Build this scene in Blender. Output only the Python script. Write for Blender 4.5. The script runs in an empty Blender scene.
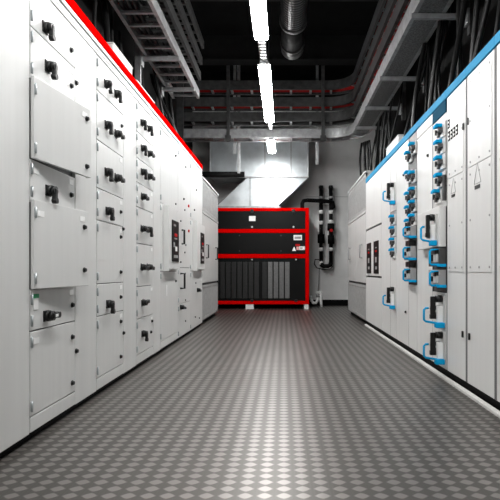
import bpy, bmesh, math, random
from mathutils import Vector, Matrix
random.seed(7)
SC = bpy.context.scene
COL = SC.collection
PI = math.pi
H = 0.8125           # camera height
W = 1.2              # half width of the aisle (cabinet front planes)

# ------------------------------------------------------------------ materials
MATS = {}
def mat(name, col, rough=0.5, metal=0.0, noise=0.0, scale=8.0, emit=None, estr=0.0, spec=None, streak=False, bump=0.0):
    m = bpy.data.materials.new(name); m.use_nodes = True
    nt = m.node_tree; b = nt.nodes['Principled BSDF']
    b.inputs['Base Color'].default_value = (*col, 1)
    b.inputs['Roughness'].default_value = rough
    b.inputs['Metallic'].default_value = metal
    if spec is not None: b.inputs['Specular IOR Level'].default_value = spec
    if emit:
        b.inputs['Emission Color'].default_value = (*emit, 1)
        b.inputs['Emission Strength'].default_value = estr
    if noise or bump:
        tc = nt.nodes.new('ShaderNodeTexCoord'); mp = nt.nodes.new('ShaderNodeMapping')
        nt.links.new(tc.outputs['Object'], mp.inputs['Vector'])
        if streak: mp.inputs['Scale'].default_value = (6, 6, 0.25)
        n = nt.nodes.new('ShaderNodeTexNoise'); n.inputs['Scale'].default_value = scale
        n.inputs['Detail'].default_value = 4
        nt.links.new(mp.outputs[0], n.inputs['Vector'])
        if noise:
            r = nt.nodes.new('ShaderNodeMapRange')
            r.inputs['From Min'].default_value = 0.3; r.inputs['From Max'].default_value = 0.7
            r.inputs['To Min'].default_value = 1 - noise; r.inputs['To Max'].default_value = 1 + noise
            nt.links.new(n.outputs['Fac'], r.inputs['Value'])
            v = nt.nodes.new('ShaderNodeVectorMath'); v.operation = 'SCALE'
            v.inputs[0].default_value = col
            nt.links.new(r.outputs[0], v.inputs['Scale'])
            nt.links.new(v.outputs[0], b.inputs['Base Color'])
        if bump:
            bp = nt.nodes.new('ShaderNodeBump'); bp.inputs['Strength'].default_value = bump
            bp.inputs['Distance'].default_value = 0.01
            nt.links.new(n.outputs['Fac'], bp.inputs['Height'])
            nt.links.new(bp.outputs[0], b.inputs['Normal'])
    MATS[name] = m
    return m

WHITE = mat('white_enamel', (.64, .64, .63), .38, noise=.03, scale=3, streak=True)
GREYW = mat('light_grey_enamel', (.52, .52, .51), .42, noise=.04, scale=3, streak=True)
SEAM  = mat('dark_gap', (.06, .06, .06), .7, noise=.1)
BLACK = mat('black_plastic', (.005, .005, .005), .35, noise=.15, spec=.35)
BLKM  = mat('black_paint', (.003, .003, .003), .55, noise=.3, spec=.06)
CABLE = mat('black_cable', (.005, .005, .005), .35, noise=.2, spec=.2)
REDC  = mat('red_cable', (.30, .006, .006), .5, noise=.1, spec=.2)
RED   = mat('red_enamel', (.62, .001, .0008), .8, noise=.05, spec=0.0)
BLUE  = mat('blue_plastic', (.006, .33, .64), .6, noise=.06, spec=.05)
TRIMB = mat('blue_enamel', (.03, .24, .43), .6, noise=.06, spec=.05)
TEAL  = mat('shaded_blue_enamel', (.005, .06, .11), .7, noise=.06, spec=.03)  # trim blue darkened: recess shade put into the colour
HINGE = mat('hinge_grey', (.42, .45, .46), .4, .6, noise=.1)
LABEL = mat('label_white', (.86, .86, .85), .5, noise=.03)
LGREY = mat('label_grey', (.3, .3, .3), .5, noise=.05)
GREEN = mat('green_sticker', (.02, .42, .16), .5, noise=.05)
REDL  = mat('red_sticker', (.5, .012, .012), .6, spec=.1, noise=.05)
PINK  = mat('pale_red_sticker', (.75, .35, .33), .5, noise=.05)
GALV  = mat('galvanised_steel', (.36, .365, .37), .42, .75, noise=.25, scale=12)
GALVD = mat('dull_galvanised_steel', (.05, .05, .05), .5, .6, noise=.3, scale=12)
DUCT  = mat('duct_sheet_metal', (.60, .64, .66), .30, .72, noise=.25, scale=2.5, bump=.06)
SPIR  = mat('dark_duct_metal', (.022, .022, .022), .35, .6, noise=.2)
FIN   = mat('filter_mesh_dark', (.022, .022, .022), .45, .5, noise=.3, scale=60)
FINL  = mat('filter_mesh_gleam', (.15, .15, .15), .4, .5, noise=.25, scale=60)  # same mesh as the dark strips, with reflection put in as a paler colour
DEV   = mat('device_grey', (.52, .52, .51), .45, noise=.06)
DARKD = mat('device_dark', (.05, .05, .05), .4, noise=.2)
RUBBER= mat('pipe_insulation', (.005, .005, .005), .6, spec=.1, noise=.3)
PLAST = mat('white_pipe', (.75, .75, .74), .35, noise=.04)
WALLM = mat('wall_plaster', (.72, .72, .715), .75, noise=.06, scale=4, bump=.1)
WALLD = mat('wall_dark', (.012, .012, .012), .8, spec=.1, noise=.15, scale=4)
CEIL  = mat('ceiling_black', (.003, .003, .003), .9, spec=.03, noise=.3, scale=4)
KERB  = mat('kerb_concrete', (.55, .54, .52), .7, noise=.1, scale=20)
LAMP  = mat('lamp_diffuser', (.9, .9, .9), .4, emit=(1, 1, .99), estr=17.0)
LAMPE = mat('lamp_diffuser_bright', (.9, .9, .9), .4, emit=(1, 1, .99), estr=22.0)
LAMPH = mat('lamp_housing', (.7, .7, .7), .4, noise=.03)
GLASS = mat('display_glass', (.006, .006, .006), .45, noise=.1, spec=.12)

def granite():       # embossed underside of the solid tray
    m = mat('stippled_steel', (.16, .16, .16), .5, .6, noise=.5, scale=55, bump=.6)
    return m
STIP = granite()
GAPSH = mat('door_gap_shade', (.05, .05, .05), .7, noise=.1)  # dark colour standing for the shade in the gaps between doors
SEAMSH = mat('seam_shade_grey', (.13, .13, .13), .8, noise=.1)  # grey standing for the shade in the wide seams of the tall panels
GRIL = mat('grille_grey', (.36, .36, .355), .45, noise=.12, scale=14)

def floor_mat():
    m = bpy.data.materials.new('checker_plate'); m.use_nodes = True
    nt = m.node_tree; N = nt.nodes; L = nt.links; b = N['Principled BSDF']
    tc = N.new('ShaderNodeTexCoord'); sx = N.new('ShaderNodeSeparateXYZ'); L.new(tc.outputs['Object'], sx.inputs[0])
    def mth(op, a, bb=None, c=None):
        n = N.new('ShaderNodeMath'); n.operation = op
        for i, v in enumerate((a, bb, c)):
            if v is None: continue
            if isinstance(v, (int, float)): n.inputs[i].default_value = v
            else: L.new(v, n.inputs[i])
        return n.outputs[0]
    P = 0.070; Q = 0.058
    cx = mth('COSINE', mth('MULTIPLY', sx.outputs[0], 2*PI/P))
    cy = mth('COSINE', mth('MULTIPLY', sx.outputs[1], 2*PI/Q))
    s = mth('ADD', cx, cy)                          # >0 : one set of lozenges, <0 : the other
    a = N.new('ShaderNodeMapRange'); a.inputs['From Min'].default_value = .0; a.inputs['From Max'].default_value = .6
    L.new(s, a.inputs['Value'])
    # bars inside each lozenge: across the aisle in one set, along the aisle in the other
    bx = mth('SINE', mth('MULTIPLY', sx.outputs[1], 2*PI/(Q/5)))
    by = mth('SINE', mth('MULTIPLY', sx.outputs[0], 2*PI/(P/5)))
    mx = N.new('ShaderNodeMix'); mx.data_type = 'FLOAT'
    L.new(a.outputs[0], mx.inputs['Factor']); L.new(by, mx.inputs['A']); L.new(bx, mx.inputs['B'])
    hgt = mth('ADD', mth('MULTIPLY', a.outputs[0], 1.2), mth('MULTIPLY', mx.outputs[0], .25))
    bp = N.new('ShaderNodeBump'); bp.inputs['Strength'].default_value = .13; bp.inputs['Distance'].default_value = .002
    L.new(hgt, bp.inputs['Height']); L.new(bp.outputs[0], b.inputs['Normal'])
    nz = N.new('ShaderNodeTexNoise'); nz.inputs['Scale'].default_value = 1.6; nz.inputs['Detail'].default_value = 5
    L.new(tc.outputs['Object'], nz.inputs['Vector'])
    fac = mth('MULTIPLY', a.outputs[0], mth('ADD', mth('MULTIPLY', nz.outputs['Fac'], .7), .5))
    cm = N.new('ShaderNodeMix'); cm.data_type = 'RGBA'
    cm.inputs['A'].default_value = (.075, .068, .061, 1); cm.inputs['B'].default_value = (.26, .242, .224, 1)  # one lozenge set paler: its lamp reflection is put into the colour
    L.new(fac, cm.inputs['Factor']); L.new(cm.outputs['Result'], b.inputs['Base Color'])
    b.inputs['Metallic'].default_value = .8
    rr = mth('SUBTRACT', .41, mth('MULTIPLY', fac, .06))
    L.new(rr, b.inputs['Roughness'])
    b.inputs['Coat Weight'].default_value = .22; b.inputs['Coat Roughness'].default_value = .36
    return m
FLOOR = floor_mat()

# ------------------------------------------------------------------ mesh builder
ORG = {}             # rest origin (world) of each object that parents others

class MB:
    def __init__(s): s.bm = bmesh.new()
    def box(s, x0, x1, y0, y1, z0, z1, bev=0.0, mi=0):
        x0, x1 = min(x0, x1), max(x0, x1); y0, y1 = min(y0, y1), max(y0, y1); z0, z1 = min(z0, z1), max(z0, z1)
        r = bmesh.ops.create_cube(s.bm, size=1.0)
        vs = r['verts']
        for v in vs:
            v.co = Vector(((x0+x1)/2 + v.co.x*(x1-x0), (y0+y1)/2 + v.co.y*(y1-y0), (z0+z1)/2 + v.co.z*(z1-z0)))
        fs = set(f for v in vs for f in v.link_faces)
        for f in fs: f.material_index = mi
        if bev:
            es = list(set(e for v in vs for e in v.link_edges))
            bmesh.ops.bevel(s.bm, geom=es, offset=min(bev, .45*min(x1-x0, y1-y0, z1-z0)), segments=2, profile=.6, affect='EDGES', clamp_overlap=True, material=-1)
        return s
    def pbox(s, sd, p0, p1, y0, y1, z0, z1, bev=0.0, mi=0):     # p = distance out of the cabinet front into the aisle
        return s.box(sd*(W-p0), sd*(W-p1), y0, y1, z0, z1, bev, mi)
    def cyl(s, a, b, r, seg=16, mi=0, r2=None):
        a = Vector(a); b = Vector(b); d = b-a
        q = d.to_track_quat('Z', 'Y').to_matrix().to_4x4()
        M = Matrix.Translation((a+b)/2) @ q
        g = bmesh.ops.create_cone(s.bm, cap_ends=True, segments=seg, radius1=r, radius2=r if r2 is None else r2, depth=d.length, matrix=M)
        for f in set(f for v in g['verts'] for f in v.link_faces):
            f.material_index = mi
            if len(f.verts) == 4: f.smooth = True
        return s
    def tube(s, pts, r, seg=10, mi=0):
        pts = [Vector(p) for p in pts]; n = len(pts); rings = []
        up = None
        for i, p in enumerate(pts):
            d = (pts[min(i+1, n-1)] - pts[max(i-1, 0)]).normalized()
            if up is None:
                up = Vector((0, 0, 1)) if abs(d.z) < .9 else Vector((1, 0, 0))
            a = d.cross(up)
            if a.length < 1e-4: a = d.cross(Vector((0, 1, 0)))
            a.normalize(); b = a.cross(d).normalized(); up = b
            rings.append([s.bm.verts.new(p + a*r*math.cos(2*PI*k/seg) + b*r*math.sin(2*PI*k/seg)) for k in range(seg)])
        for i in range(n-1):
            for k in range(seg):
                f = s.bm.faces.new((rings[i][k], rings[i][(k+1) % seg], rings[i+1][(k+1) % seg], rings[i+1][k]))
                f.smooth = True; f.material_index = mi
        f = s.bm.faces.new(rings[0][::-1]); f.material_index = mi
        f = s.bm.faces.new(rings[-1]); f.material_index = mi
        return s
    def sweep(s, path, o0, o1, z0, z1, mi=0):       # rectangular profile along a plan path, o = sideways offset
        rings = []; n = len(path)
        for i, p in enumerate(path):
            p = Vector(p)
            d = (Vector(path[min(i+1, n-1)]) - Vector(path[max(i-1, 0)])).normalized()
            nrm = Vector((d.y, -d.x))
            rings.append([s.bm.verts.new((p.x+nrm.x*o, p.y+nrm.y*o, z)) for o, z in ((o0, z0), (o1, z0), (o1, z1), (o0, z1))])
        for i in range(n-1):
            for k in range(4):
                f = s.bm.faces.new((rings[i][k], rings[i][(k+1) % 4], rings[i+1][(k+1) % 4], rings[i+1][k])); f.material_index = mi
        s.bm.faces.new(rings[0][::-1]).material_index = mi; s.bm.faces.new(rings[-1]).material_index = mi
        return s
    def prism(s, poly, d, mi=0):                    # poly of 3-D points, extruded by vector d
        d = Vector(d)
        a = [s.bm.verts.new(Vector(p)) for p in poly]; b = [s.bm.verts.new(Vector(p)+d) for p in poly]
        n = len(poly)
        s.bm.faces.new(a[::-1]).material_index = mi; s.bm.faces.new(b).material_index = mi
        for k in range(n):
            s.bm.faces.new((a[k], a[(k+1) % n], b[(k+1) % n], b[k])).material_index = mi
        return s
    def mesh(s, name, mats, org=(0, 0, 0)):
        bmesh.ops.translate(s.bm, verts=s.bm.verts, vec=-Vector(org))
        bmesh.ops.recalc_face_normals(s.bm, faces=s.bm.faces)
        me = bpy.data.meshes.new(name); s.bm.to_mesh(me); s.bm.free()
        for m in (mats if isinstance(mats, (list, tuple)) else [mats]): me.materials.append(m)
        return me
    def build(s, name, mats, parent=None, org=None, rz=0.0):
        po = ORG[parent] if parent else Vector((0, 0, 0))
        og = Vector(org) if org is not None else po
        me = s.mesh(name, mats, og)
        o = bpy.data.objects.new(name, me); COL.objects.link(o)
        o.parent = parent; o.location = og-po; o.rotation_euler = (0, 0, rz)
        ORG[o] = og
        return o

def tag(o, label=None, cat=None, group=None, kind=None):
    if label: o['label'] = label
    if cat: o['category'] = cat
    if group: o['group'] = group
    if kind: o['kind'] = kind
    return o
def thing(name, label, cat, loc, group=None):
    o = bpy.data.objects.new(name, None); COL.objects.link(o); o.location = loc
    o.empty_display_size = .1
    ORG[o] = Vector(loc)
    return tag(o, label, cat, group)
def inst(name, me, parent, loc, rot=(0, 0, 0)):     # an object sharing mesh data, at a rest (world) place
    o = bpy.data.objects.new(name, me); COL.objects.link(o)
    po = ORG[parent] if parent else Vector((0, 0, 0))
    o.parent = parent; o.location = Vector(loc)-po; o.rotation_euler = rot
    ORG[o] = Vector(loc)
    return o
def struct(name, mb, m):
    o = mb.build(name, m); o['kind'] = 'structure'; return o

# spots read off a cabinet front: (column across, row down) of the photograph -> (y, z) on a front standing p proud
def on_front(u, v, p=0.0):
    y = 500*(W-p)/abs(284-u)
    return y, H+(270-v)*y/500

# ------------------------------------------------------------------ shell
Y0, Y1, XW, ZC = -2.6, 11.5, 2.1, 4.75
struct('floor', MB().box(-XW-.1, XW+.1, Y0-.1, Y1+.1, -.1, 0), FLOOR)
struct('ceiling', MB().box(-XW-.1, XW+.1, Y0-.1, Y1+.1, ZC, ZC+.1), CEIL)
struct('wall_left', MB().box(-XW-.1, -XW, Y0, Y1, 0, ZC), WALLD)
struct('wall_right', MB().box(XW, XW+.1, Y0, Y1, 0, ZC), WALLD)
struct('wall_back', MB().box(-XW, XW, Y1, Y1+.1, 0, ZC), WALLM)
struct('wall_front', MB().box(-XW, XW, Y0-.1, Y0, 0, ZC), WALLM)
struct('baseboard_back', MB().box(-XW, XW, Y1-.02, Y1, 0, .13, .004), BLKM)
for i, (yb, zb) in enumerate(((3.4, 4.5), (5.0, 4.5), (6.6, 4.5), (8.45, 4.4), (10.0, 4.45))):
    struct('trim_%d' % (i+1), MB().box(-XW, XW, yb-.07, yb+.07, zb-.05, ZC).box(-XW, XW, yb-.12, yb+.12, zb-.08, zb-.05), mat('beam_black_%d' % i, (.006, .006, .006), .7, noise=.2, spec=.05))
# pale joint line across the back wall
struct('trim_6', MB().box(.5, XW, Y1-.006, Y1, 2.49, 2.50), mat('wall_joint', (.33, .33, .33), .7, noise=.05))
# kerbs in front of the cabinet rows
struct('trim_7', MB().box(1.178, 1.215, 1.6, 7.32, 0, .02, .004), KERB)
struct('trim_8', MB().box(1.23, 1.80, 1.6, 7.32, 0, .05), BLKM)
struct('trim_9', MB().box(-1.80, -1.225, 1.4, 7.35, 0, .03), BLKM)

# ------------------------------------------------------------------ shared small meshes (left front faces +X)
def rotary(window=False):
    b = MB()
    b.box(0, .006, -.028, .028, -.028, .028, .003)
    b.cyl((.004, 0, 0), (.024, 0, 0), .028, 20)
    b.cyl((.024, 0, 0), (.044, 0, 0), .026, 20, r2=.023)
    b.box(.026, .048, -.014, .014, -.048, .012, .006)
    b.cyl((.026, 0, -.050), (.050, 0, -.050), .016, 14)
    if window: b.box(.0475, .0492, -.007, .007, -.040, -.006, 0, 1)
    return b.mesh('rotary_handle', [BLACK, LABEL] if window else BLACK)
ROT = rotary(); ROTW = rotary(True)
KNOB = MB().cyl((0, 0, 0), (.004, 0, 0), .015, 16).cyl((.004, 0, 0), (.014, 0, 0), .012, 16, r2=.010).mesh('lock_knob', BLACK)
SPOT = MB().cyl((0, 0, 0), (.010, 0, 0), .011, 12).mesh('indicator_button', BLACK)
REDS = MB().cyl((0, 0, 0), (.014, 0, 0), .018, 12).mesh('indicator_lamp', REDL)
HNG = MB().box(-.003, .008, -.006, .006, -.024, .024, .002).cyl((.007, -.004, -.026), (.007, -.004, .026), .004, 10).mesh('hinge', HINGE)
PLATE = MB().box(0, .002, -.026, .026, -.014, .014).mesh('label_plate', LABEL)
SCRW = MB().cyl((0, 0, 0), (.003, 0, 0), .007, 10).mesh('screw', LGREY)

# ------------------------------------------------------------------ left row
def left_column(name, label, ya, yb, split, comps, cable_locks=(), hinged=True):
    t = thing(name, label, 'switchgear cabinet', (-1.5, (ya+yb)/2, 0), 'switchgear cabinets of the left row')
    g = .0025
    MB().box(-1.80, -1.222, ya+g, yb-g, .03, 2.29, .003).build('body', WHITE, t)
    MB().box(-1.2225, -1.2195, ya+g, yb-g, .032, 2.204).build('door_gap_shade', GAPSH, t)  # thin dark sheet added behind the doors so the gaps look shaded
    # head rail above the doors
    MB().box(-1.222, -1.200, ya+g, yb-g, 2.205, 2.222, .002).box(-1.222, -1.204, ya+g, yb-g, 2.232, 2.252, .002).box(-1.222, -1.198, ya+g, yb-g, 2.262, 2.287, .002).build('head_rail', WHITE, t)
    MB().box(-1.27, -1.194, ya+.004, yb-.004, 2.29, 2.347, .003).build('top_trim', RED, t)
    if split:
        cd = MB().box(-1.219, -1.2, split+.003, yb-.003, .038, 2.195, .003).build('cable_door', WHITE, t)
        for (u, v) in cable_locks:
            y, z = on_front(u, v, .012); inst('lock_knob', KNOB, cd, (-1.2, y, z))
    ye = split if split else yb
    for c in comps:
        z0, z1 = c['z']; ang = c.get('ajar', 0)
        org = (-1.2, ya+.004, z0)
        lap = .012 if ang else 0
        d = MB()
        if ang:     # ajar flap door: pan with a folded rim
            d.box(-1.2, -1.182, ya+.004, ye+.02, z0, z1+lap, .003)
            d.box(-1.212, -1.2, ye+.006, ye+.02, z0, z1+lap, .002)
        else:
            d.box(-1.219, -1.2, ya+.005, ye-.003, z0+.003, z1-.003, .003)
        d = d.build('compartment_door', WHITE, t, org, -math.radians(ang))
        off = .018 if ang else 0
        for it in c.get('h', ()):
            u, v, a = it[:3]
            y, z = on_front(u, v, .014)
            inst('rotary_handle', ROTW if len(it) > 3 else ROT, d, (-1.2+off, y, z-.014), (math.radians(a), 0, 0))
        for (u, v) in c.get('k', ()):
            y, z = on_front(u, v, .012)
            if ang: y, z = ye-.035, z
            inst('lock_knob', KNOB, d, (-1.2+off, y, z))
        for (u, v) in c.get('b', ()):
            y, z = on_front(u, v, .006); inst('indicator_button', SPOT, d, (-1.2, y, z))
        for (u, v) in c.get('r', ()):
            y, z = on_front(u, v, .006); inst('indicator_lamp', REDS, d, (-1.2, y, z))
        if hinged and z1-z0 > .1:
            for zz in (z0+.05, z1-.05):
                inst('hinge', HNG, d, (-1.2+off, ya+.012, zz))
        if c.get('plate', True) and z1-z0 < .5:
            inst('label_plate', PLATE, d, (-1.2+off, ye-.055, z1-.035))
        if c.get('mini'):
            inst('label_plate', PLATE, d, (-1.2+off, ya+.06, z1-.05))
        if c.get('green'):
            MB().box(-1.2, -1.197, ya+.03, ya+.075, z1-.10, z1-.045).box(-1.2, -1.196, ya+.03, ya+.08, z1-.045, z1-.025, 0, 1).build('sticker', [LABEL, GREEN], d)
        c['obj'] = d
    return t

t = thing('blank_cabinet', 'plain white cabinet without doors or handles at the near end of the left row', 'cabinet', (-1.5, 1.95, 0))
MB().box(-1.80, -1.222, 1.532, 2.359, .03, 2.29, .003).build('body', WHITE, t)
MB().box(-1.222, -1.2, 1.534, 2.357, .038, 2.20, .003).build('front_panel', WHITE, t)
MB().box(-1.222, -1.2, 1.534, 2.357, 2.21, 2.287, .003).build('head_rail', WHITE, t)
MB().box(-1.27, -1.194, 1.534, 2.358, 2.29, 2.347, .003).build('top_trim', RED, t)

D, R = 0, 78          # lever down / lever pointing to the far end
left_column('switchgear_cabinet', 'white switchgear cabinet with two doors ajar and a green sticker, beside the blank panel', 2.362, 3.2, 2.872, [
    dict(z=(1.97, 2.195), h=[(47.5, 25, D)], k=[(73, 50)]),
    dict(z=(1.72, 1.97), h=[(50, 64, D)], k=[(73, 86)]),
    dict(z=(1.342, 1.72), ajar=7.8, k=[(73, 118), (73, 166)]),
    dict(z=(1.135, 1.342), h=[(50.5, 188, D)], k=[(73, 195)], mini=True),
    dict(z=(.722, 1.135), ajar=6.0, k=[(73, 227), (73, 270)], mini=True),
    dict(z=(.52, .722), h=[(48.5, 313, 92, 1)], k=[(74, 305)], green=True),
    dict(z=(.115, .52), k=[(74, 337), (74, 383)], mini=True, plate=False),
    dict(z=(.038, .115), plate=False)], [(78, 83), (78, 351)])
left_column('switchgear_cabinet', 'white switchgear cabinet with three pairs of black handles, next beyond the ajar doors', 3.2, 4.062, 3.734, [
    dict(z=(1.97, 2.195), h=[(107.5, 82, D), (117.5, 92, D)], k=[]),
    dict(z=(1.652, 1.97), h=[(108, 123, D), (117.5, 132, R)], k=[(123, 126)]),
    dict(z=(1.342, 1.652), h=[(108, 170, D), (117.5, 176, R)]),
    dict(z=(1.135, 1.342), h=[(109, 209, D)], k=[(122, 212)]),
    dict(z=(.722, 1.135), k=[(122, 237), (122, 272)]),
    dict(z=(.512, .722), h=[(109.5, 302, D)], k=[(122, 297)]),
    dict(z=(.115, .512), k=[(122, 321.5), (122, 356.6)]),
    dict(z=(.038, .115), plate=False)], [(124.3, 229), (124.8, 333)])
left_column('switchgear_cabinet', 'white switchgear cabinet of eight narrow drawers with paired black handles on the left', 4.062, 4.846, 4.587, [
    dict(z=(1.945, 2.195), h=[(143, 121, D), (149.5, 127, D)]),
    dict(z=(1.732, 1.945), h=[(143.3, 146.5, D), (149.6, 152, R)]),
    dict(z=(1.532, 1.732), h=[(143.3, 170.3, D), (149.6, 175, R)]),
    dict(z=(1.332, 1.532), h=[(143.3, 195, R)]),
    dict(z=(1.032, 1.332), h=[(143, 227, R), (149, 228, D)]),
    dict(z=(.675, 1.032), h=[(143, 265.5, R), (149, 265.5, R)]),
    dict(z=(.41, .675), h=[(143.8, 301, 100)], k=[(153, 321)]),
    dict(z=(.115, .41), h=[(144, 332, D)], k=[(152, 332)]),
    dict(z=(.038, .115), plate=False)], [])

def breaker_box(door, ya, yb, za, zb, dy0, dy1, dz0, dz1, marks):
    bx = MB().pbox(-1, 0, .05, ya, yb, za, zb, .006).build('breaker_cover', WHITE, door)
    return bx

def breaker(t_door, ya, yb, dy0, dy1):
    # the raised breaker front belongs to the middle door; its display plate carries indicators in its own mesh
    MB().pbox(-1, 0, .05, ya, yb, .82, 1.446, .006).pbox(-1, .0, .054, ya-.012, ya+.012, .80, 1.46, .004).build('breaker_cover', WHITE, t_door)
    b = MB().pbox(-1, .05, .058, dy0, dy1, .90, 1.33, .004)
    w = dy1-dy0
    b.pbox(-1, .058, .060, dy0+.3*w, dy1-.3*w, 1.165, 1.195, 0, 1)
    b.pbox(-1, .058, .060, dy0+.3*w, dy1-.3*w, 1.135, 1.15, 0, 3)
    b.pbox(-1, .058, .064, dy0+.40*w, dy1-.35*w, 1.01, 1.06, .003, 2)
    b.pbox(-1, .058, .060, dy0+.2*w, dy0+.5*w, 1.27, 1.29, 0, 3)
    b.pbox(-1, .058, .060, dy0+.2*w, dy1-.2*w, .94, .97, 0, 3)
    b.pbox(-1, .058, .060, dy0+.15*w, dy0+.35*w, 1.05, 1.10, 0, 3)
    b.build('breaker_display', [GLASS, REDL, LABEL, LGREY], t_door)

c4 = [dict(z=(1.47, 2.195), k=[(176.5, 155.7)], b=[(176, 204)]),
      dict(z=(.80, 1.47), plate=False), dict(z=(.115, .80), k=[(176.6, 281)], plate=False), dict(z=(.038, .115), plate=False)]
left_column('switchgear_cabinet', 'white switchgear cabinet with a raised breaker cover and tall black display, nearer of two such', 4.846, 5.66, None, c4)
breaker(c4[1]['obj'], 4.985, 5.53, 5.12, 5.44)
MB().pbox(-1, 0, .003, 5.10, 5.13, .55, .66, 0).build('sticker', LABEL, c4[2]['obj'])
c5 = [dict(z=(.84, 2.195), b=[(185, 210), (186, 245), (185, 252.5), (181, 221), (181, 262), (186, 167)], r=[(193, 206), (193.5, 231)], k=[(195, 218), (193, 199)], plate=False),
      dict(z=(.42, .84), b=[(185.3, 273.6), (185.7, 300), (186, 308)], h=[(181.5, 306, R)], plate=False), dict(z=(.038, .42), b=[(185.7, 321)], plate=False)]
c5[0]['k'] = [(184.5, 199)]; c5[0]['r'] = [(188.6, 206), (188.8, 231)]
left_column('switchgear_cabinet', 'white switchgear cabinet with small buttons, red lamps and bar handles, between the two breaker covers', 5.66, 6.4, None, c5)
def bar_handle(door, yy, za, zb, p=.05):
    MB().tube([(-1.2, yy, zb), (-1.2+p, yy, zb), (-1.2+p, yy, za), (-1.2, yy, za)], .012, 8).build('bar_handle', BLACK, door)
bar_handle(c5[0]['obj'], on_front(181.8, 237)[0], 1.12, 1.28, .03)
bar_handle(c5[1]['obj'], on_front(180.3, 283)[0], .60, .77, .05)
c6 = [dict(z=(1.47, 2.195), b=[(196.5, 190)], k=[(195, 218)], plate=False), dict(z=(.80, 1.47), plate=False),
      dict(z=(.038, .80), h=[(198.2, 289, R)], b=[(196, 283), (195.5, 317), (199.5, 318)], plate=False)]
c6[0]['k'] = [(195, 210)]
left_column('switchgear_cabinet', 'white switchgear cabinet with a raised breaker cover next to the grille-topped cabinet on the left', 6.4, 7.35, None, c6)
breaker(c6[1]['obj'], 6.6, 7.28, 6.88, 7.18)

# ------------------------------------------------------------------ ventilated end cabinets
def vent_cabinet(sd, ya, yb, ztop, label):
    t = thing('ventilated_cabinet', label, 'cabinet', (sd*1.5, (ya+yb)/2, 0), 'grey grille-topped end cabinets')
    ym = (ya+yb)/2
    MB().pbox(sd, -.6, -.03, ya+.003, yb-.003, .06, ztop-.03, .004).build('body', GREYW, t)
    MB().pbox(sd, -.57, -.05, ya+.02, yb-.02, 0, .06).build('plinth', BLKM, t)
    MB().pbox(sd, -.61, .012, ya, yb, ztop-.03, ztop, .004).build('top_cover', GREYW, t)
    def grille(z0, z1, n, name, m):
        g = MB().pbox(sd, -.03, -.002, ya+.005, yb-.005, z1-.04, z1).pbox(sd, -.03, -.002, ya+.005, yb-.005, z0, z0+.04)
        for yy in (ya+.005, ym-.02, yb-.045): g.pbox(sd, -.03, -.002, yy, yy+.04, z0, z1)
        g.pbox(sd, -.03, -.024, ya+.02, yb-.02, z0+.02, z1-.02, 0, 1)
        st = (yb-ya-.1)/n
        for i in range(n):
            y = ya+.05+i*st
            g.pbox(sd, -.024, -.006, y, y+st*.5, z0+.03, z1-.03)
        g.build(name, [GRIL, m], t)
    grille(1.70, ztop-.035, 34, 'top_grille', SEAM)
    grille(.07, .585, 60, 'bottom_grille', LGREY)
    MB().pbox(sd, -.03, .006, ya+.003, yb-.003, 1.655, 1.69, .004).build('mid_rail', GREYW, t)
    MB().pbox(sd, -.028, -.02, ya+.01, yb-.01, .585, .62).build('gap_strip', SEAM, t)
    for (a, b, hy) in ((ya, ym, ya+.36), (ym, yb, yb-.34)):
        d = MB().pbox(sd, -.03, 0, a+.004, b-.004, .62, 1.645, .004).build('door', GREYW, t)
        X = sd*W
        for zz in (1.10,):
            MB().tube([(X, hy, zz+.1), (X-sd*.035, hy, zz+.1), (X-sd*.035, hy, zz-.1), (X, hy, zz-.1)], .011, 8).build('door_handle', LGREY if sd > 0 else GALVD, d)
    return t
vent_cabinet(-1, 7.355, 9.09, 2.19, 'grey grille-topped cabinet at the far end of the left row')
vent_cabinet(1, 7.325, 9.375, 2.27, 'grey grille-topped cabinet at the far end of the right row')

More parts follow.
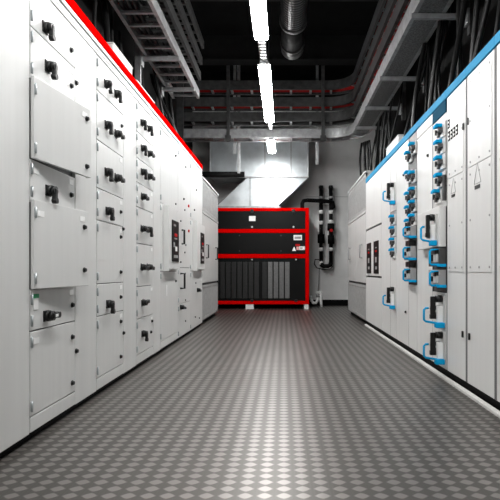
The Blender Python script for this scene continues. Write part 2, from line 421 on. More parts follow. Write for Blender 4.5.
# ------------------------------------------------------------------ right row
def right_shell(ya, yb, label, cat='distribution cabinet', group='distribution cabinets of the right row', deep=.022, gap_mat=None):
    t = thing('distribution_cabinet', label, cat, (1.5, (ya+yb)/2, 0), group)
    MB().pbox(1, -.6, -deep, ya+.002, yb-.002, .065, 2.08, .003).build('body', WHITE, t)
    MB().pbox(1, -deep-.001, -deep+.0015, ya+.002, yb-.002, .067, 2.079).build('door_gap_shade', gap_mat or GAPSH, t)  # added dark sheet, paints the shade seen through the door gaps
    MB().pbox(1, -.07, .006, ya+.001, yb-.001, 2.082, 2.143, .003).build('top_trim', TRIMB, t)
    return t
def tall_panel(ya, yb, label, lock, tri=None, text=False):
    t = right_shell(ya, yb, label, gap_mat=SEAMSH)
    g = .018
    def cover(z0, z1, name, lift=0.0):
        d = MB().pbox(1, -.020, 0, ya+g, yb-g, z0, z1, .003)
        return d.build(name, WHITE, t)
    d0 = cover(.075, 2.075, 'door')
    for y0, y1 in ((ya+.0005, ya+g-.0005), (yb-g+.0005, yb-.0005)):
        MB().pbox(1, -.0195, -.002, y0, y1, .075, 2.075).build('seam_shade_strip', SEAMSH, t)  # strip filling the seam, its grey painted in place of shade
    up = MB().pbox(1, 0, .004, ya+.045, yb-.05, 1.475, 2.06, .0015).build('upper_cover', WHITE, d0)
    md = MB().pbox(1, 0, .004, ya+.045, yb-.05, .80, 1.465, .0015).build('middle_cover', WHITE, d0)
    for pt, z0, z1 in ((up, 1.475, 2.06), (md, .80, 1.465)):
        for yy in (ya+.07, (ya+yb)/2, yb-.08):
            for zz in (z0+.03, z1-.04):
                inst('screw', SCRW, pt, (1.196, yy, zz), (0, 0, PI))
        for yy in (ya+.07, yb-.08):
            inst('screw', SCRW, pt, (1.196, yy, (z0+z1)/2), (0, 0, PI))
    if lock:
        y, z = lock
        for zz in ((z,) if not text else (z,)):
            MB().pbox(1, 0, .012, y-.008, y+.008, zz-.022, zz+.022, .004).build('lock_knob', BLACK, d0)
    if tri:
        y, z, s = tri
        b = MB()
        P = [(y-s*.55, z-s*.5), (y+s*.55, z-s*.5), (y, z+s*.75)]
        for i in range(3):
            a, c = P[i], P[(i+1) % 3]
            b.tube([(1.196, a[0], a[1]), (1.196, c[0], c[1])], .0022, 4)
        b.pbox(1, .004, .0065, y-s*.42, y+s*.42, z-s*.85, z-s*.62, 0, 1)
        b.build('warning_label', [LGREY, BLACK], md)
    return t, d0, up
tall_panel(2.388, 2.838, 'tall flat white cabinet cut by the right edge of the frame', None)
p2, d2, u2 = tall_panel(2.838, 3.289, 'tall flat white cabinet with the larger warning triangle, second from the right edge', (3.225, .383), (3.09, 1.40, .10))
p3, d3, u3 = tall_panel(3.289, 3.692, 'tall flat white cabinet bearing large black figures, next to the blue-handled switches', (3.345, .383), (3.53, 1.40, .085), True)
MB().pbox(1, 0, .012, 3.238, 3.252, 1.755, 1.80, .003).build('latch', SEAM, d2)
MB().pbox(1, 0, .012, 3.325, 3.339, 1.745, 1.79, .003).build('latch', SEAM, d3)

INK = mat('printed_black', (.008, .008, .008), .8, noise=.1, spec=.02)
def lettering(txt, hgt, y, z, parent):
    # block figure threes printed on the cover; reading direction runs towards the camera
    b = MB(); w = hgt*.6; st = hgt*.2; pitch = w*1.28
    y0 = y+pitch*(len(txt)-1)/2
    for i in range(len(txt)):
        c = y0-i*pitch
        for zz in (z-hgt/2, z-st/2, z+hgt/2-st): b.pbox(1, .004, .005, c-w/2+st*.5, c+w/2, zz, zz+st)
        for za, zb in ((z-hgt/2, z-.02*hgt), (z+.02*hgt, z+hgt/2)): b.pbox(1, .004, .0052, c-w/2, c-w/2+st*1.25, za, zb)
    return b.build('lettering', INK, parent)
y_, z_ = on_front(449.4, 124); lettering('3', .066, y_, z_, u3)
y_, z_ = on_front(453.6, 133); lettering('3333', .072, y_, z_, u3)

def lever_switch(t, y, z, base=0.0, k=1.0, name='switch_unit'):
    # disconnector with a black lever, a blue wire loop and a blue foot; z = lever top
    X = W-base
    u = MB().pbox(1, base, base+.012, y-.04, y+.09, z-.225, z+.01, .003, 0)
    u.pbox(1, base+.010, base+.05*k, y-.018, y+.022, z-.20, z-.07, .004, 1)
    u.pbox(1, base+.010, base+.075*k, y+.035, y+.07, z-.10, z-.07, .004, 2).pbox(1, base+.010, base+.07*k, y+.035, y+.07, z-.17, z-.12, .004, 2)
    o = u.build(name, [DEV, LABEL, DARKD], t)
    b = MB().cyl((X-.01, y, z-.015), (X-.06*k, y, z-.015), .026, 16)
    b.box(X-.062*k, X-.100*k, y-.014, y+.014, z-.155, z+.004, .006).box(X-.060*k, X-.104*k, y-.016, y+.016, z-.165, z-.13, .006)
    b.build('lever', BLACK, o)
    zt, zb = z-.085, z-.185
    q = .145*k
    MB().tube([(X-.11*k, y+.01, zt), (X-q+.013, y+.01, zt), (X-q, y+.01, zt-.013), (X-q, y+.01, zb+.013), (X-q+.013, y+.01, zb), (X-.08*k, y, zb-.008), (X-.02*k, y, zb-.018)], .0085, 8).build('wire_loop', BLUE, o)
    MB().box(X-.004, X-.070*k, y-.05, y+.01, zb-.045, zb-.004, .007).build('foot', BLUE, o)
    return o
def fuse_unit(t, y, z, name='fuse_switch', w=.12, tab=True, dark=True):
    # small fuse carrier: pale body, black fuse links, blue pull tab on top; z = tab
    u = MB().pbox(1, -.004, .008, y-w/2, y+w/2, z-.095, z+.015, .003, 0)
    u.pbox(1, .006, .042, y-.05, y-.02, z-.055, z-.022, .004, 1).pbox(1, .006, .036, y-.01, y+.02, z-.085, z-.05, .004, 1)
    u.pbox(1, .006, .042, y+.03, y+.05, z-.06, z-.02, .003, 1)
    u.pbox(1, .006, .016, y-.055, y+.055, z-.092, z-.070, .002, 2)
    o = u.build(name, [DEV, DARKD, LABEL], t)
    MB().pbox(1, .006, .055, y-.035, y+.03, z-.013, z+.013, .005).pbox(1, .045, .062, y-.03, y+.025, z-.018, z+.003, .004).build('pull_tab', BLUE, o)
    return o
def loop_unit(t, y0, y1, z0, z1, dark=True):
    o = MB().pbox(1, 0, .05, y0, y1, z0, z1, .004, 0).pbox(1, .05, .07, y0+.02, y0+.09, z0+.03, z1-.02, .004, 1).pbox(1, .05, .085, y0+.10, y0+.15, z0+.04, z1-.05, .004, 2).pbox(1, .05, .08, y0+.02, y0+.06, z1-.05, z1-.015, .004, 2).build('switch_unit', [DARKD if dark else LGREY, DEV, BLACK], t)
    zt, zb = z1-.015, z0+.012; ym = y0+.03
    MB().tube([(W-.04, ym, zt), (W-.10, ym, zt), (W-.112, ym, zt-.012), (W-.112, ym, zb+.012), (W-.10, ym, zb), (W-.01, ym-.005, zb)], .0085, 8).build('wire_loop', BLUE, o)
    MB().pbox(1, .0, .07, y0-.012, y0, z0-.004, z0+.018, .004).pbox(1, .05, .066, y0-.006, y0+.09, zb-.01, zb+.008, .004).build('foot', BLUE, o)
    return o
def lock(door, u, v):
    y, z = on_front(u, v, .01); inst('lock_knob', KNOB, door, (W, y, z), (0, 0, PI))

# column with the big box switch (nearest of the blue-handled ones)
t = right_shell(3.692, 4.51, 'white distribution cabinet with a protruding box switch, beside the flat tall cabinets')
MB().pbox(1, -.0195, -.001, 4.0402, 4.0448, .08, 2.07).build('gap_strip', SEAM, t)  # near-flush dark strip painting the shade of the door gap
cd = MB().pbox(1, -.020, 0, 4.045, 4.505, .075, 1.985, .003).build('cable_door', WHITE, t)
lock(cd, 427, 155.5)
MB().pbox(1, -.020, 0, 4.045, 4.505, 1.995, 2.075, .003).build('head_panel', WHITE, t)
MB().pbox(1, -.02, .002, 3.71, 4.04, 1.985, 2.08, .004).build('recess_shade_plate', TEAL, t)  # recess under the blue strip, its shade painted as a deeper blue
MB().pbox(1, -.020, -.004, 3.70, 4.040, 1.29, 1.985, .003).build('mounting_plate', DEV, t)
MB().pbox(1, -.020, 0, 3.70, 4.040, .075, .64, .003).build('blank_panel', WHITE, t)
MB().pbox(1, -.020, -.01, 3.70, 4.040, .645, 1.285, .003).build('mounting_plate', SEAM, t)
for z in (1.905, 1.785, 1.665, 1.535): fuse_unit(t, 3.80, z, w=.2)
fuse_unit(t, 3.86, 1.42)
MB().pbox(1, -.004, .02, 3.70, 3.735, 1.33, 1.52, .003).build('end_bracket', DARKD, t)
bx = MB().pbox(1, 0, .05, 3.70, 4.30, .985, 1.29, .005).build('box_switch_housing', WHITE, t)
o = lever_switch(t, 3.79, 1.225, .05, .75)
loop_unit(t, 3.70, 3.98, .84, .978, True)
loop_unit(t, 3.70, 3.98, .685, .815, False)
lever_switch(t, 3.76, .61)
lever_switch(t, 3.76, .338)

# middle column of fuse pairs
t = right_shell(4.51, 5.33, 'white distribution cabinet with paired blue-tabbed fuses above three stacked blue wire handles')
MB().pbox(1, -.0195, -.001, 4.8125, 4.8195, .08, 2.07).build('gap_strip', SEAM, t)  # door gap filled almost flush, shade put in as dark colour
cd = MB().pbox(1, -.020, 0, 4.82, 5.325, .075, 2.075, .003).build('cable_door', WHITE, t)
lock(cd, 405, 312); lock(cd, 403, 175)
MB().pbox(1, -.020, -.004, 4.515, 4.812, .68, 2.075, .003).build('mounting_plate', DARKD, t)
MB().pbox(1, -.020, 0, 4.515, 4.812, .075, .675, .003).build('blank_panel', WHITE, t)
for y, z in ((4.59, 1.97), (4.74, 1.925), (4.59, 1.71), (4.74, 1.74), (4.74, 1.54), (4.59, 1.56), (4.59, 1.44), (4.74, 1.41), (4.59, 1.315), (4.74, 1.285)):
    fuse_unit(t, y, z)
for z0, z1 in ((1.105, 1.215), (.905, 1.03), (.705, .83)): loop_unit(t, 4.53, 4.80, z0, z1, False)
for zz in (1.06, .865): MB().pbox(1, 0, .06, 4.56, 4.70, zz-.025, zz+.025, .006).build('arc_chute', BLACK, t)

# far switch column
t = right_shell(5.33, 6.15, 'white distribution cabinet with one column of blue tabs between two lever switches')
MB().pbox(1, -.0195, -.001, 5.6325, 5.6395, .08, 2.07).build('gap_strip', SEAM, t)  # dark filler in the door gap, coloured to look like shade
cd = MB().pbox(1, -.020, 0, 5.64, 6.145, .075, 2.075, .003).build('cable_door', WHITE, t)
MB().pbox(1, -.020, 0, 5.335, 5.632, 1.46, 2.075, .003).build('blank_panel', WHITE, t)
MB().pbox(1, -.020, -.004, 5.335, 5.632, 1.0, 1.455, .003).build('mounting_plate', LGREY, t)
MB().pbox(1, -.020, 0, 5.335, 5.632, .075, .995, .003).build('blank_panel', WHITE, t)
lever_switch(t, 5.42, 1.75, 0, .85)
for z in (1.40, 1.275, 1.15, 1.035): fuse_unit(t, 5.44, z, w=.17)
lever_switch(t, 5.42, .62, 0, .85)

# metering column
t = right_shell(6.15, 7.32, 'white distribution cabinet with two tall black meter displays, next to the right grille-topped cabinet')
MB().pbox(1, -.020, 0, 6.155, 6.73, 1.40, 2.075, .003).build('upper_door', WHITE, t)
MB().pbox(1, -.020, 0, 6.736, 7.315, 1.40, 2.075, .003).build('upper_door', WHITE, t)
md = MB().pbox(1, -.020, 0, 6.155, 7.315, .735, 1.375, .003).build('meter_door', WHITE, t)
MB().pbox(1, -.020, 0, 6.155, 7.315, .075, .71, .003).build('lower_door', WHITE, t)
MB().pbox(1, -.02, -.012, 6.4, 7.25, .712, .733).build('gap_strip', SEAM, t)
MB().pbox(1, -.02, -.012, 6.4, 7.25, 1.377, 1.398).build('gap_strip', SEAM, t)
for ya, yb in ((6.33, 6.66), (6.88, 7.22)):
    w = yb-ya
    b = MB().pbox(1, 0, .008, ya, yb, .765, 1.19, .004)
    b.pbox(1, .008, .010, ya+.3*w, ya+.65*w, 1.045, 1.07, 0, 1).pbox(1, .008, .010, ya+.3*w, ya+.65*w, 1.095, 1.11, 0, 3)
    b.pbox(1, .008, .010, ya+.25*w, ya+.6*w, .82, .86, 0, 3).pbox(1, .008, .012, ya+.3*w, ya+.6*w, .91, .98, .002, 3)
    b.build('meter_display', [GLASS, REDL, LABEL, LGREY], md)

# ------------------------------------------------------------------ red-framed air unit at the end of the aisle
YF = 10.4
t = thing('air_handling_unit', 'black air handling unit in a bright red frame standing at the end of the aisle', 'air handling unit', (-.66, 10.8, 0))
xa, xb = -1.83, .52
MB().box(xa+.02, xb-.02, YF+.03, 11.2, .12, 2.08).build('body', BLKM, t)
for nm, z0, z1 in (('frame_bar', 2.04, 2.105), ('frame_bar', 1.585, 1.665), ('frame_bar', 1.06, 1.145), ('frame_bar', .10, .168)):
    MB().box(xa+.07, xb-.072, YF, YF+.06, z0, z1, .006).build(nm, RED, t)
for x0 in (xa, xb-.072):
    MB().box(x0, x0+.072, YF-.003, YF+.06, .10, 2.106, .006).build('frame_post', RED, t)
for x0 in (xa+.002, xb-.07):
    MB().box(x0, x0+.068, YF+.06, 11.2, 2.045, 2.104, .006).build('frame_bar', RED, t)
    MB().box(x0, x0+.068, 11.13, 11.2, .10, 2.045, .006).build('frame_post', RED, t)
    MB().box(x0, x0+.068, YF+.06, 11.13, .10, .168, .006).build('frame_bar', RED, t)
PNL = mat('black_panel', (.003, .003, .003), .36, noise=.15, scale=3, spec=.14)
pa = MB().box(xa+.075, xb-.075, YF+.012, YF+.03, 1.668, 2.037, .004).build('upper_panel', PNL, t)
pb = MB().box(xa+.075, xb-.075, YF+.012, YF+.03, 1.148, 1.582, .004).build('middle_panel', PNL, t)
pc = MB().box(xa+.075, xb-.075, YF+.022, YF+.03, .171, 1.057, .002).build('filter_panel', PNL, t)
def pX(u, Y=YF): return (u-284)*Y/500
def pZ(v, Y=YF): return H+(270-v)*Y/500
for i in range(14):
    x0 = pX(290)-(i+1)*.118 - (.05 if i >= 5 else 0)
    if x0 < xa+.1: break
    MB().box(x0+.014, x0+.108, YF+.004, YF+.022, pZ(298.3), pZ(262), .004).build('filter_strip', FINL if i < 4 else FIN, pc)  # right-hand strips get the paler colour as a painted reflection
for x in (pX(252), pX(293.5)):
    MB().box(x-.035, x+.035, YF-.018, YF+.012, 2.0, 2.075, .008).build('latch', BLACK, pa)
    inst('screw', MB().cyl((0, 0, 0), (0, -.012, 0), .02, 12).mesh('screw', GALV), pa, (x, YF+.012, 1.71))
for x in (pX(239.5), pX(281)):
    for z in (1.53, 1.21):
        inst('screw', MB().cyl((0, 0, 0), (0, -.010, 0), .014, 12).mesh('screw', GALVD), pb, (x, YF+.012, z))
for x in (pX(252), pX(296)):
    inst('screw', MB().cyl((0, 0, 0), (0, -.012, 0), .018, 12).mesh('screw', GALV), pc, (x, YF+.022, 1.03))
    MB().box(x-.03, x+.03, YF-.014, YF+.012, .15, .20, .006).build('latch', BLACK, t)
def sign(u0, u1, v0, v1, m, par, name='sign_plate', extra=None):
    b = MB().box(pX(u0), pX(u1), YF+.006, YF+.012, pZ(v1), pZ(v0))
    if extra: b.box(*[pX(extra[0]), pX(extra[1])], YF+.004, YF+.006, pZ(extra[3]), pZ(extra[2]), 0, 1)
    return b.build(name, [m, LGREY], par)
sign(249, 255.5, 216, 221, LABEL, pa)
sign(293.6, 302, 235, 240.2, LABEL, pb, extra=(294.6, 301, 236.6, 238.8))
sign(295.4, 300, 244, 246, REDL, pb)
sign(299.3, 304.8, 246.3, 250, LABEL, pb, extra=(300.2, 302.6, 247.2, 249.2))
sign(296.4, 299, 246.6, 250, PINK, pb)
MB().prism([(pX(292), YF+.012, pZ(251)), (pX(296.2), YF+.012, pZ(251)), (pX(294.1), YF+.012, pZ(246.6))], (0, -.006, 0)).build('warning_label', LABEL, pb)
for x0 in (xa, -.80, xb-.10):
    MB().box(x0, x0+(.17 if x0 == -.80 else .09), YF+.01, YF+.12, .0, .10, .004).build('foot', PLAST, t)
    MB().box(x0, x0+.09, 11.05, 11.15, .0, .10, .004).build('foot', PLAST, t)

# ------------------------------------------------------------------ sheet-metal duct above
YD = 10.62
t = thing('air_duct', 'silver sheet-metal air duct with a slanting hood above the red-framed unit', 'duct', (-.6, 11, 2.15))
dx0, dx1, dz0, dz1 = pX(210, YD), pX(308, YD), pZ(177, YD), pZ(134, YD)
tr = MB()
xs = [dx0, pX(239, YD), pX(265, YD), pX(291, YD), dx1]
for a, b in zip(xs[:-1], xs[1:]): tr.box(a+.002, b-.002, YD, 11.35, dz0, dz1, .004)
tr.build('trunk', DUCT, t)
fl = MB()
for x in xs: fl.box(x-.012, x+.012, YD-.02, YD+.01, dz0, dz1, .003)
fl.box(dx0, dx1+.02, YD-.03, YD+.01, dz0-.02, dz0+.01, .003)
fl.build('flange', GALV, t)
zb_ = 2.17
def hoodp(u, v, Y=YD): return (pX(u, Y), Y, pZ(v, Y))
MB().prism([(pX(247, YD), YD+.01, dz0-.02), (pX(308, YD), YD+.01, dz0-.02), (pX(278, YD), YD+.01, zb_), (pX(216, YD), YD+.01, zb_)], (0, .55, 0)).build('hood', DUCT, t)
sm = MB()
for (ua, ub) in ((247, 216), (308, 278)):
    sm.tube([(pX(ua, YD), YD+.008, dz0-.02), (pX(ub, YD), YD+.008, zb_)], .009, 6)
for uu in (250, 273):
    sm.tube([(pX(uu, YD), YD+.008, dz0-.02), (pX(uu, YD), YD+.008, zb_)], .009, 6)
sm.box(pX(216, YD)-.04, pX(278, YD)+.05, YD-.02, YD+.57, zb_-.055, zb_, .004)
sm.build('seam_flange', GALV, t)
ins = MB().tube([(-2.1, 10.35, 2.79), (pX(244.5, 10.35), 10.35, 2.79)], .06, 16)
tag(ins.build('insulated_pipe', RUBBER), 'thick black insulated pipe crossing in front of the silver duct', 'pipe')

# ------------------------------------------------------------------ pipes on the back wall
YP = 11.3
t = thing('pipe_assembly', 'pair of upright black insulated pipes with valves on the back wall beside the red unit', 'pipe', (.95, YP, 0))
for x, nm in ((.837, 'riser_pipe'), (1.06, 'riser_pipe')):
    MB().tube([(x, YP, .95), (x, YP, 2.72)], .045, 14).build(nm, RUBBER, t)
    for z in (2.12, 1.88, 1.28, .97) if x < 1 else (2.12, 1.90, 1.28):
        MB().cyl((x, YP, z-.04), (x, YP, z+.04), .052, 16).build('pipe_band', PLAST, t)
    for z in (2.45, 1.5, 2.68):
        MB().cyl((x, YP, z-.025), (x, YP, z+.025), .054, 14).build('pipe_clamp', LGREY if z < 2.6 else BLACK, t)
vb = MB().cyl((1.06, YP-.01, 1.70), (1.06, YP-.01, 1.86), .08, 16).cyl((1.06, YP-.11, 1.77), (1.06, YP, 1.77), .06, 14).build('valve', BLKM, t)
MB().cyl((1.06, YP-.122, 1.70), (1.06, YP-.092, 1.70), .035, 14).build('valve_wheel', REDL, vb)
MB().cyl((.837, YP-.01, 1.42), (.837, YP-.01, 1.62), .08, 14).build('valve', BLKM, t)
MB().cyl((1.06, YP-.01, 1.40), (1.06, YP-.01, 1.60), .075, 14).build('pump_body', BLKM, t)
MB().tube([(.837, YP, .98), (.85, YP-.01, .93), (.90, YP-.02, .90), (1.0, YP-.02, .90), (1.05, YP-.01, .93), (1.06, YP, .98)], .05, 12).build('elbow', RUBBER, t)
MB().tube([(.80, YP-.03, 1.05), (.70, YP-.06, 1.05), (.68, YP-.06, .95), (.74, YP-.05, .86), (.9, YP-.07, .82), (1.05, YP-.05, .84), (1.1, YP-.03, .9)], .012, 8).build('hose', CABLE, t)
MB().tube([(.40, 10.95, 2.10), (.40, 10.95, 2.27), (.43, 10.97, 2.33), (.52, 11.02, 2.35), (.98, 11.2, 2.35), (1.10, 11.25, 2.33), (1.12, 11.28, 2.24), (1.06, 11.3, 2.2)], .045, 12).build('feed_pipe', RUBBER, t)
MB().tube([(.80, YP+.05, .86), (.79, YP+.05, .5), (.76, YP+.05, .2)], .008, 6).build('drain_hose', CABLE, t)
t = thing('drain_trap', 'small white drain trap on the floor beside the red unit', 'drain pipe', (.72, 10.95, 0))
MB().tube([(.58, 10.95, .25), (.60, 10.95, .15), (.64, 10.95, .09), (.70, 10.95, .09), (.735, 10.95, .15), (.745, 10.95, .24)], .032, 10).build('trap_bend', PLAST, t)
MB().tube([(.80, 10.95, .34), (.81, 10.95, .12), (.82, 10.95, 0)], .032, 10).build('outlet_pipe', PLAST, t)
MB().cyl((.745, 10.95, .22), (.745, 10.95, .29), .042, 12).build('collar', LGREY, t)
MB().box(.70, .84, 10.92, 10.98, .30, .35, .008).build('cap', PLAST, t)

# ------------------------------------------------------------------ cable trays
def arc(c, r, a0, a1, n=10):
    return [(c[0]+r*math.cos(a0+(a1-a0)*i/n), c[1]+r*math.sin(a0+(a1-a0)*i/n)) for i in range(n+1)]
def along(path, step):
    out = []; acc = 0.0; nxt = step/2
    for a, b in zip(path[:-1], path[1:]):
        a = Vector(a); b = Vector(b); L = (b-a).length
        while nxt <= acc+L:
            p = a.lerp(b, (nxt-acc)/L); out.append((p, (b-a).normalized())); nxt += step
        acc += L
    return out
def ladder(label, path, wdt, z, step, group, solid=False, m=GALV, rh=.11):
    # path = one edge of the tray in plan; the tray lies on its right-hand side
    t = thing('cable_tray', label, 'cable tray', (path[0][0], path[0][1], z), group)
    for o0, o1, f0, f1 in ((0, .012, 0, .035), (wdt-.012, wdt, wdt-.035, wdt)):
        MB().sweep(path, o0, o1, z, z+rh).sweep(path, f0, f1, z-.006, z).sweep(path, f0, f1, z+rh, z+rh+.006).build('side_rail', m, t)
    if solid:
        MB().sweep(path, .01, wdt-.01, z-.004, z+.006).build('tray_floor', STIP, t)
    else:
        for p, d in along(path, step):
            n = Vector((d.y, -d.x))
            c = p + n*wdt/2
            o = MB().box(-wdt/2+.012, wdt/2-.012, -.017, .017, -.012, .012).mesh('rung', m)
            r = inst('rung', o, t, (c.x, c.y, z+.028), (0, 0, math.atan2(n.y, n.x)))
    return t
TIERS = (3.2, 3.5, 3.77, 4.07)
GL = 'stacked cable ladders over the left cabinets'
nl = ['lowest galvanised cable ladder over the left cabinets, with a bright inner rail', 'second cable ladder up over the left cabinets', 'third cable ladder up over the left cabinets', 'topmost cable ladder over the left cabinets, under the black ceiling']
for i, z in enumerate(TIERS):
    ye = (6.95, 7.08, 7.2, 7.35)[i]
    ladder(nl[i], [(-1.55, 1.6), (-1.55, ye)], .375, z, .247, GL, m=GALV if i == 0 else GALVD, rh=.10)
GR = 'stacked cable trays turning from over the right cabinets across the aisle'
nr = ['lowest cable tray over the right cabinets, solid-bottomed, turning across the aisle as a bright beam', 'second cable tray up, carrying black cables across the aisle', 'third cable tray up, carrying red cables across the aisle', 'topmost cable tray carrying red cables across the aisle']
def lpath(o):       # inner edge path offset outwards by o (right tray, bend, cross tray)
    r = .4+o
    return [(1.2+o, 1.8)] + [(1.2+o, 8.6)] + arc((.8, 8.6), r, 0, PI/2)[1:] + [(-1.9, 9.0+o)]
def rev(p): return p
for i, z in enumerate(TIERS):
    p = lpath(0)
    t = thing('cable_tray', nr[i], 'cable tray', (1.2, 1.8, z), GR)
    rh = .15
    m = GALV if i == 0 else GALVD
    for o0, o1, f0, f1 in ((0, .014, 0, .04), (.286, .30, .26, .30)):
        MB().sweep(p, o0, o1, z, z+rh).sweep(p, f0, f1, z-.006, z).sweep(p, f0, f1, z+rh, z+rh+.006).build('side_rail', m, t)
    if i == 0:
        MB().sweep([(1.2, 1.8), (1.2, 8.6)], .012, .288, z-.003, z+.004).build('tray_floor', STIP, t)
    for q, d in along(p, .36):
        if i == 0 and q.y < 8.6 and q.x > 1.1: continue
        n = Vector((d.y, -d.x)); c = q+n*.15
        o = MB().box(-.137, .137, -.02, .02, -.012, .012).mesh('rung', GALV)
        inst('rung', o, t, (c.x, c.y, z+.02), (0, 0, math.atan2(n.y, n.x)))
def cable_on_tray(z, o, r, m, name, label, cat, group, wob=.008):
    pts = []
    for (x, y) in [(1.2+o, 1.9), (1.2+o, 3.5), (1.2+o, 5), (1.2+o, 6.8), (1.2+o, 8.6)] + arc((.8, 8.6), .4+o, 0, PI/2)[1:] + [(.2, 9+o), (-.5, 9+o), (-1.2, 9+o), (-1.85, 9+o)]:
        pts.append((x+random.uniform(-wob, wob)*.5, y+random.uniform(-wob, wob)*.5, z+.034+r))
    tag(MB().tube(pts, r, 8, 0).build(name, m), label, cat, group)
for z, nm in ((4.07, 'topmost'), (3.77, 'third')):
    for k in range(5):
        cable_on_tray(z, .04+k*.055, .022, REDC, 'red_cable', 'red cable lying in the %s cable tray that crosses the aisle' % nm, 'cable', 'red cables in the %s cross tray' % nm)
for k in range(4):
    cable_on_tray(3.5, .05+k*.06, .022, CABLE, 'black_cable', 'black cable lying in the second cable tray that crosses the aisle', 'cable', 'black cables in the second cross tray')
cable_on_tray(3.2, .06, .016, REDC, 'red_cable', 'single thin red cable lying in the lowest cable tray across the aisle', 'cable', None)
for z, nm, k0 in ((3.2, 'lowest', 3), (3.5, 'second', 2), (3.77, 'third', 2)):
    for k in range(k0):
        pts = [(-1.50+k*.06+random.uniform(-.01, .01), y, z+.066) for y in (1.7, 2.8, 4, 5.2, 6.4)]
        tag(MB().tube(pts, .024, 8).build('black_cable', CABLE), 'black cable lying along the %s cable ladder on the left' % nm, 'cable', 'black cables on the %s left ladder' % nm)

# brackets and posts
def bracket(x0, x1, y, z, label, group, plate_x):
    t = thing('support_bracket', label, 'bracket', ((x0+x1)/2, y, z), group)
    MB().box(x0, x1, y-.02, y+.02, z-.052, z-.003, .003).build('arm', GALV, t)
    MB().box(plate_x-.012, plate_x+.012, y-.05, y+.05, z-.11, z+.03, .003).build('end_plate', GALV, t)
    return t
for y, pl in ((2.9, 'nearest'), (5.58, 'second'), (6.53, 'farthest')):
    bracket(-1.60, -1.17, y, 3.197, 'galvanised arm under the lowest left cable ladder, %s from the camera' % pl, 'brackets under the left cable ladder', -1.588)
    t = thing('strut_post', 'galvanised strut standing on the left cabinets at the %s bracket' % pl, 'post', (-1.63, y, 2.3), 'struts on the left cabinets')
    MB().box(-1.66, -1.60, y-.03, y-.024, 2.296, 4.3).box(-1.66, -1.654, y-.03, y+.03, 2.296, 4.3).box(-1.606, -1.60, y-.03, y+.03, 2.296, 4.3).build('channel', GALV, t)
    MB().box(-1.70, -1.585, y-.06, y+.06, 2.29, 2.296).build('base_plate', GALVD, t)
for y, pl in ((3.3, 'nearest the camera'), (4.65, 'second from the camera'), (6.16, 'third from the camera'), (7.29, 'fourth from the camera'), (8.3, 'farthest, by the bend')):
    bracket(1.18, 1.716, y, 3.197, 'galvanised arm under the right cable tray, %s' % pl, 'brackets under the right cable tray', 1.70)
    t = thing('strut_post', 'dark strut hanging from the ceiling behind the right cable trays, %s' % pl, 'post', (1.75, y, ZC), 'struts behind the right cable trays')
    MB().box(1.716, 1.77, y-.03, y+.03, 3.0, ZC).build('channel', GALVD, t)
for x, pl in ((-1.0, 'left'), (.70, 'right')):
    t = thing('hanger_post', 'dark upright carrying the trays across the aisle, %s of the lamps' % pl, 'post', (x, 8.96, ZC), 'uprights in front of the cross trays')
    MB().box(x-.03, x+.03, 8.945, 8.985, 3.12, ZC, .003).build('channel', GALVD, t)
    MB().box(x-.05, x+.05, 8.935, 8.945, 3.12, 3.22).build('end_plate', GALVD, t)
for x, zb2, lb in ((-.92, 2.98, 'short strut hanging below the cross trays, leftmost of the three'), (-.845, 2.62, 'long strut hanging below the cross trays in front of the silver duct'), (.62, 2.78, 'strut hanging below the cross trays right of the silver duct')):
    t = thing('hanger_post', lb, 'post', (x, 9.34, ZC), 'struts hanging below the cross trays')
    MB().box(x-.025, x+.025, 9.32, 9.36, zb2, ZC, .003).build('channel', GALV, t)
t = thing('hanger_post', 'dark upright at the left end of the cross trays', 'post', (-1.86, 8.96, ZC))
MB().box(-1.92, -1.80, 8.93, 8.985, 2.9, ZC, .003).build('channel', GALVD, t)

# cable riser boxes on the cabinet tops
def riser(x0, x1, y0, y1, z0, z1, label):
    t = thing('riser_box', label, 'cable box', ((x0+x1)/2, (y0+y1)/2, z0), 'white cable boxes on the cabinet tops')
    MB().box(x0, x1, y0, y1, z0, z1, .004).build('body', WHITE, t)
    MB().box(x0-.006, x1+.006, y0-.006, y1+.006, z1, z1+.012, .003).build('lid', WHITE, t)
riser(-1.56, -1.35, 3.95, 4.45, 2.29, 2.60, 'white cable box on the left cabinets, nearer of two')
riser(-1.56, -1.35, 4.58, 5.20, 2.29, 2.545, 'white cable box on the left cabinets, farther of two, by the strut')
riser(1.35, 1.56, 5.9, 6.6, 2.08, 2.40, 'white cable box standing on the right cabinets behind the blue strip')

# black cables dropping into the cabinets
def drop(x0, y0, z0, x1, y1, z1, r, label, group):
    pts = []
    bx, by = random.uniform(-.05, .05), random.uniform(-.05, .05)
    for i in range(11):
        f = i/10
        s = f*f*(3-2*f)
        pts.append((x0+(x1-x0)*s+bx*math.sin(PI*f), y0+(y1-y0)*s+by*math.sin(PI*f), z0+(z1-z0)*f))
    tag(MB().tube(pts, r, 8).build('black_cable', CABLE), label, 'cable', group)
for i in range(34):
    y = 3.0+i*.155+random.uniform(-.06, .06)
    if 5.72 < y < 6.78: continue
    if any(abs(y-b) < .11 for b in (3.3, 4.65, 6.16, 7.29, 8.3)): y += .2
    x0 = random.uniform(1.52, 1.66)
    drop(x0, y+random.uniform(-.12, .12), 3.6 if i % 3 else 3.9, random.uniform(1.32, 1.6), y+random.uniform(-.12, .12), 2.079, random.choice((.014, .018, .024)), 'black cable dropping from the trays into the right cabinets', 'cables dropping into the right cabinets')
for i in range(5):
    drop(1.40+i*.025, 9.0-.05*i, 3.1, 1.40+.03*i, 8.9-.03*i, 2.275, .02, 'black cable dropping onto the right grille-topped cabinet', 'cables dropping onto the grille-topped cabinet')
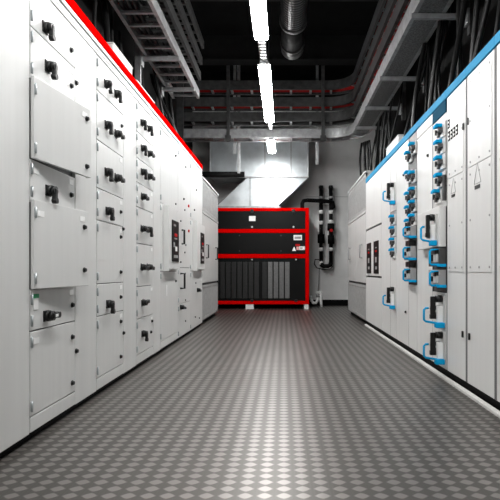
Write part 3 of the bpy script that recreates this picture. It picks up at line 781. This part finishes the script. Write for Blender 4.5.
for i in range(16):
    y = 2.6+i*.29
    if any(abs(y-b) < .16 for b in (2.9, 5.58, 6.53)): y += .26
    inbox = 3.2 < y < 5.3
    drop(random.uniform(-1.72, -1.60), y, 3.3 if i % 2 else 3.9, -1.66 if inbox else random.uniform(-1.6, -1.36), y+random.uniform(-.06, .15), 2.289, random.choice((.018, .024, .03)), 'black cable dropping from the ladders into the left cabinets', 'cables dropping into the left cabinets')
for k, (m, nm) in enumerate(((BLUE, 'blue'), (GREEN, 'green'), (REDC, 'red'))):
    pts = [(1.66+.03*k, 2.6, 2.55+.05*k), (1.70+.03*k, 3.4, 2.62+.05*k), (1.72+.03*k, 4.2, 2.60+.05*k), (1.76, 4.55, 2.4), (1.74, 4.6, 2.07)]
    tag(MB().tube(pts, .012, 6).build('coloured_cable', m), '%s cable behind the blue strip at the right edge' % nm, 'cable')

# ------------------------------------------------------------------ lamps in a row
XL = -.235
def lamp(ya, yb, z, label, m=LAMP):
    t = thing('ceiling_lamp', label, 'lamp', (XL, (ya+yb)/2, z), 'row of fluorescent lamps over the aisle')
    b = MB()
    prof = [(-.068, .055), (-.072, .03), (-.06, .008), (-.03, 0), (.03, 0), (.06, .008), (.072, .03), (.068, .055)]
    b.prism([(XL+a, ya, z+c) for a, c in prof], (0, yb-ya, 0))
    b.build('diffuser', m, t)
    MB().box(XL-.055, XL+.055, ya+.01, yb-.01, z+.055, z+.09, .006).build('housing', LAMPH, t)
    for y in (ya, yb-.02): MB().box(XL-.058, XL+.058, y, y+.02, z+.055, z+.093, .004).build('end_cap', LAMPH, t)
rows = [(-1.85, -.65, 3.2, 'lamp of the aisle row behind the camera'), (.1, 1.3, 3.2, 'lamp of the aisle row above the camera'), (2.05, 3.25, 3.2, 'lamp of the aisle row just above the top of the frame'),
        (4.0, 5.2, 3.2, 'bright fluorescent lamp cut by the top of the frame'), (5.95, 7.16, 3.2, 'bright fluorescent lamp below the short perforated channel'),
        (7.24, 8.1, 3.2, 'short bright lamp in front of the cross trays'), (9.0, 9.75, 3.09, 'bright fluorescent lamp behind the cross trays, before the silver duct', LAMPE)]
for r in rows: lamp(*r)
t = thing('mounting_channel', 'perforated galvanised channel carrying the row of lamps', 'channel', (XL, 3, 3.29))
ch = MB().box(XL-.03, XL+.03, -2.5, 8.9, 3.305, 3.31)
ch.build('channel', GALV, t)
for ya, yb in ((5.2, 5.95), (3.25, 4.0)):
    b = MB().box(XL-.04, XL-.032, ya+.005, yb-.005, 3.22, 3.30).box(XL+.032, XL+.04, ya+.005, yb-.005, 3.22, 3.30)
    n = 9; st = (yb-ya-.01)/n
    for k in range(n): b.box(XL-.04, XL+.04, ya+.005+k*st, ya+.005+k*st+st*.45, 3.212, 3.22)
    b.build('perforated_cover', GALV, t)
MB().cyl((XL, 9.5, 3.18), (XL, 9.5, ZC), .006, 6).build('hanger_rod', GALVD, [o for o in bpy.data.objects if o.get('category') == 'lamp'][-1])
for y in (.7, 2.6, 4.6, 6.5, 7.7):
    MB().cyl((XL, y, 3.31), (XL, y, ZC), .006, 6).build('hanger_rod', GALVD, t)

# ------------------------------------------------------------------ spiral duct
t = thing('spiral_duct', 'dark ribbed spiral duct under the black ceiling right of the lamps', 'duct', (.115, 4.4, 3.9))
b = MB(); n = 75
b2 = []
for i in range(n*2+1):
    y = 2.2+i*(6.15-2.2)/(2*n)
    b2.append((y, .155 if i % 2 else .147))
bm = b.bm; rings = []
for y, r in b2:
    rings.append([bm.verts.new((.115+r*math.cos(2*PI*k/28), y, 3.9+r*math.sin(2*PI*k/28))) for k in range(28)])
for i in range(len(rings)-1):
    for k in range(28):
        bm.faces.new((rings[i][k], rings[i][(k+1) % 28], rings[i+1][(k+1) % 28], rings[i+1][k]))
bm.faces.new(rings[0][::-1]); bm.faces.new(rings[-1])
b.build('ribbed_pipe', SPIR, t)
MB().cyl((.115, 6.15, 3.9), (.115, 6.20, 3.9), .172, 28).build('joint_ring', GALVD, t)
MB().cyl((.115, 6.20, 3.9), (.115, 6.75, 3.9), .15, 28).build('connector', BLKM, t)
MB().cyl((.115, 6.75, 3.9), (.115, 6.78, 3.9), .165, 28).cyl((.115, 6.78, 3.9), (.115, 6.98, 3.9), .155, 28).build('end_piece', SPIR, t)
for y in (3.0, 5.6):
    MB().cyl((.115, y, 4.05), (.115, y, ZC), .006, 6).build('hanger_rod', GALVD, t)

# ------------------------------------------------------------------ camera, world
cam = bpy.data.cameras.new('camera'); co = bpy.data.objects.new('camera', cam); COL.objects.link(co)
co.location = (0, 0, H); co.rotation_euler = (PI/2, 0, 0)
cam.sensor_width = 36; cam.lens = 36; cam.shift_x = -.068; cam.shift_y = .04; cam.clip_start = .05
SC.camera = co
w = bpy.data.worlds.new('world'); SC.world = w; w.use_nodes = True
w.node_tree.nodes['Background'].inputs[0].default_value = (.02, .02, .02, 1)
SC.view_settings.view_transform = 'Standard'; SC.view_settings.look = 'None'
SC.view_settings.exposure = 2.33; SC.view_settings.gamma = 1
SC.view_settings.use_curve_mapping = False
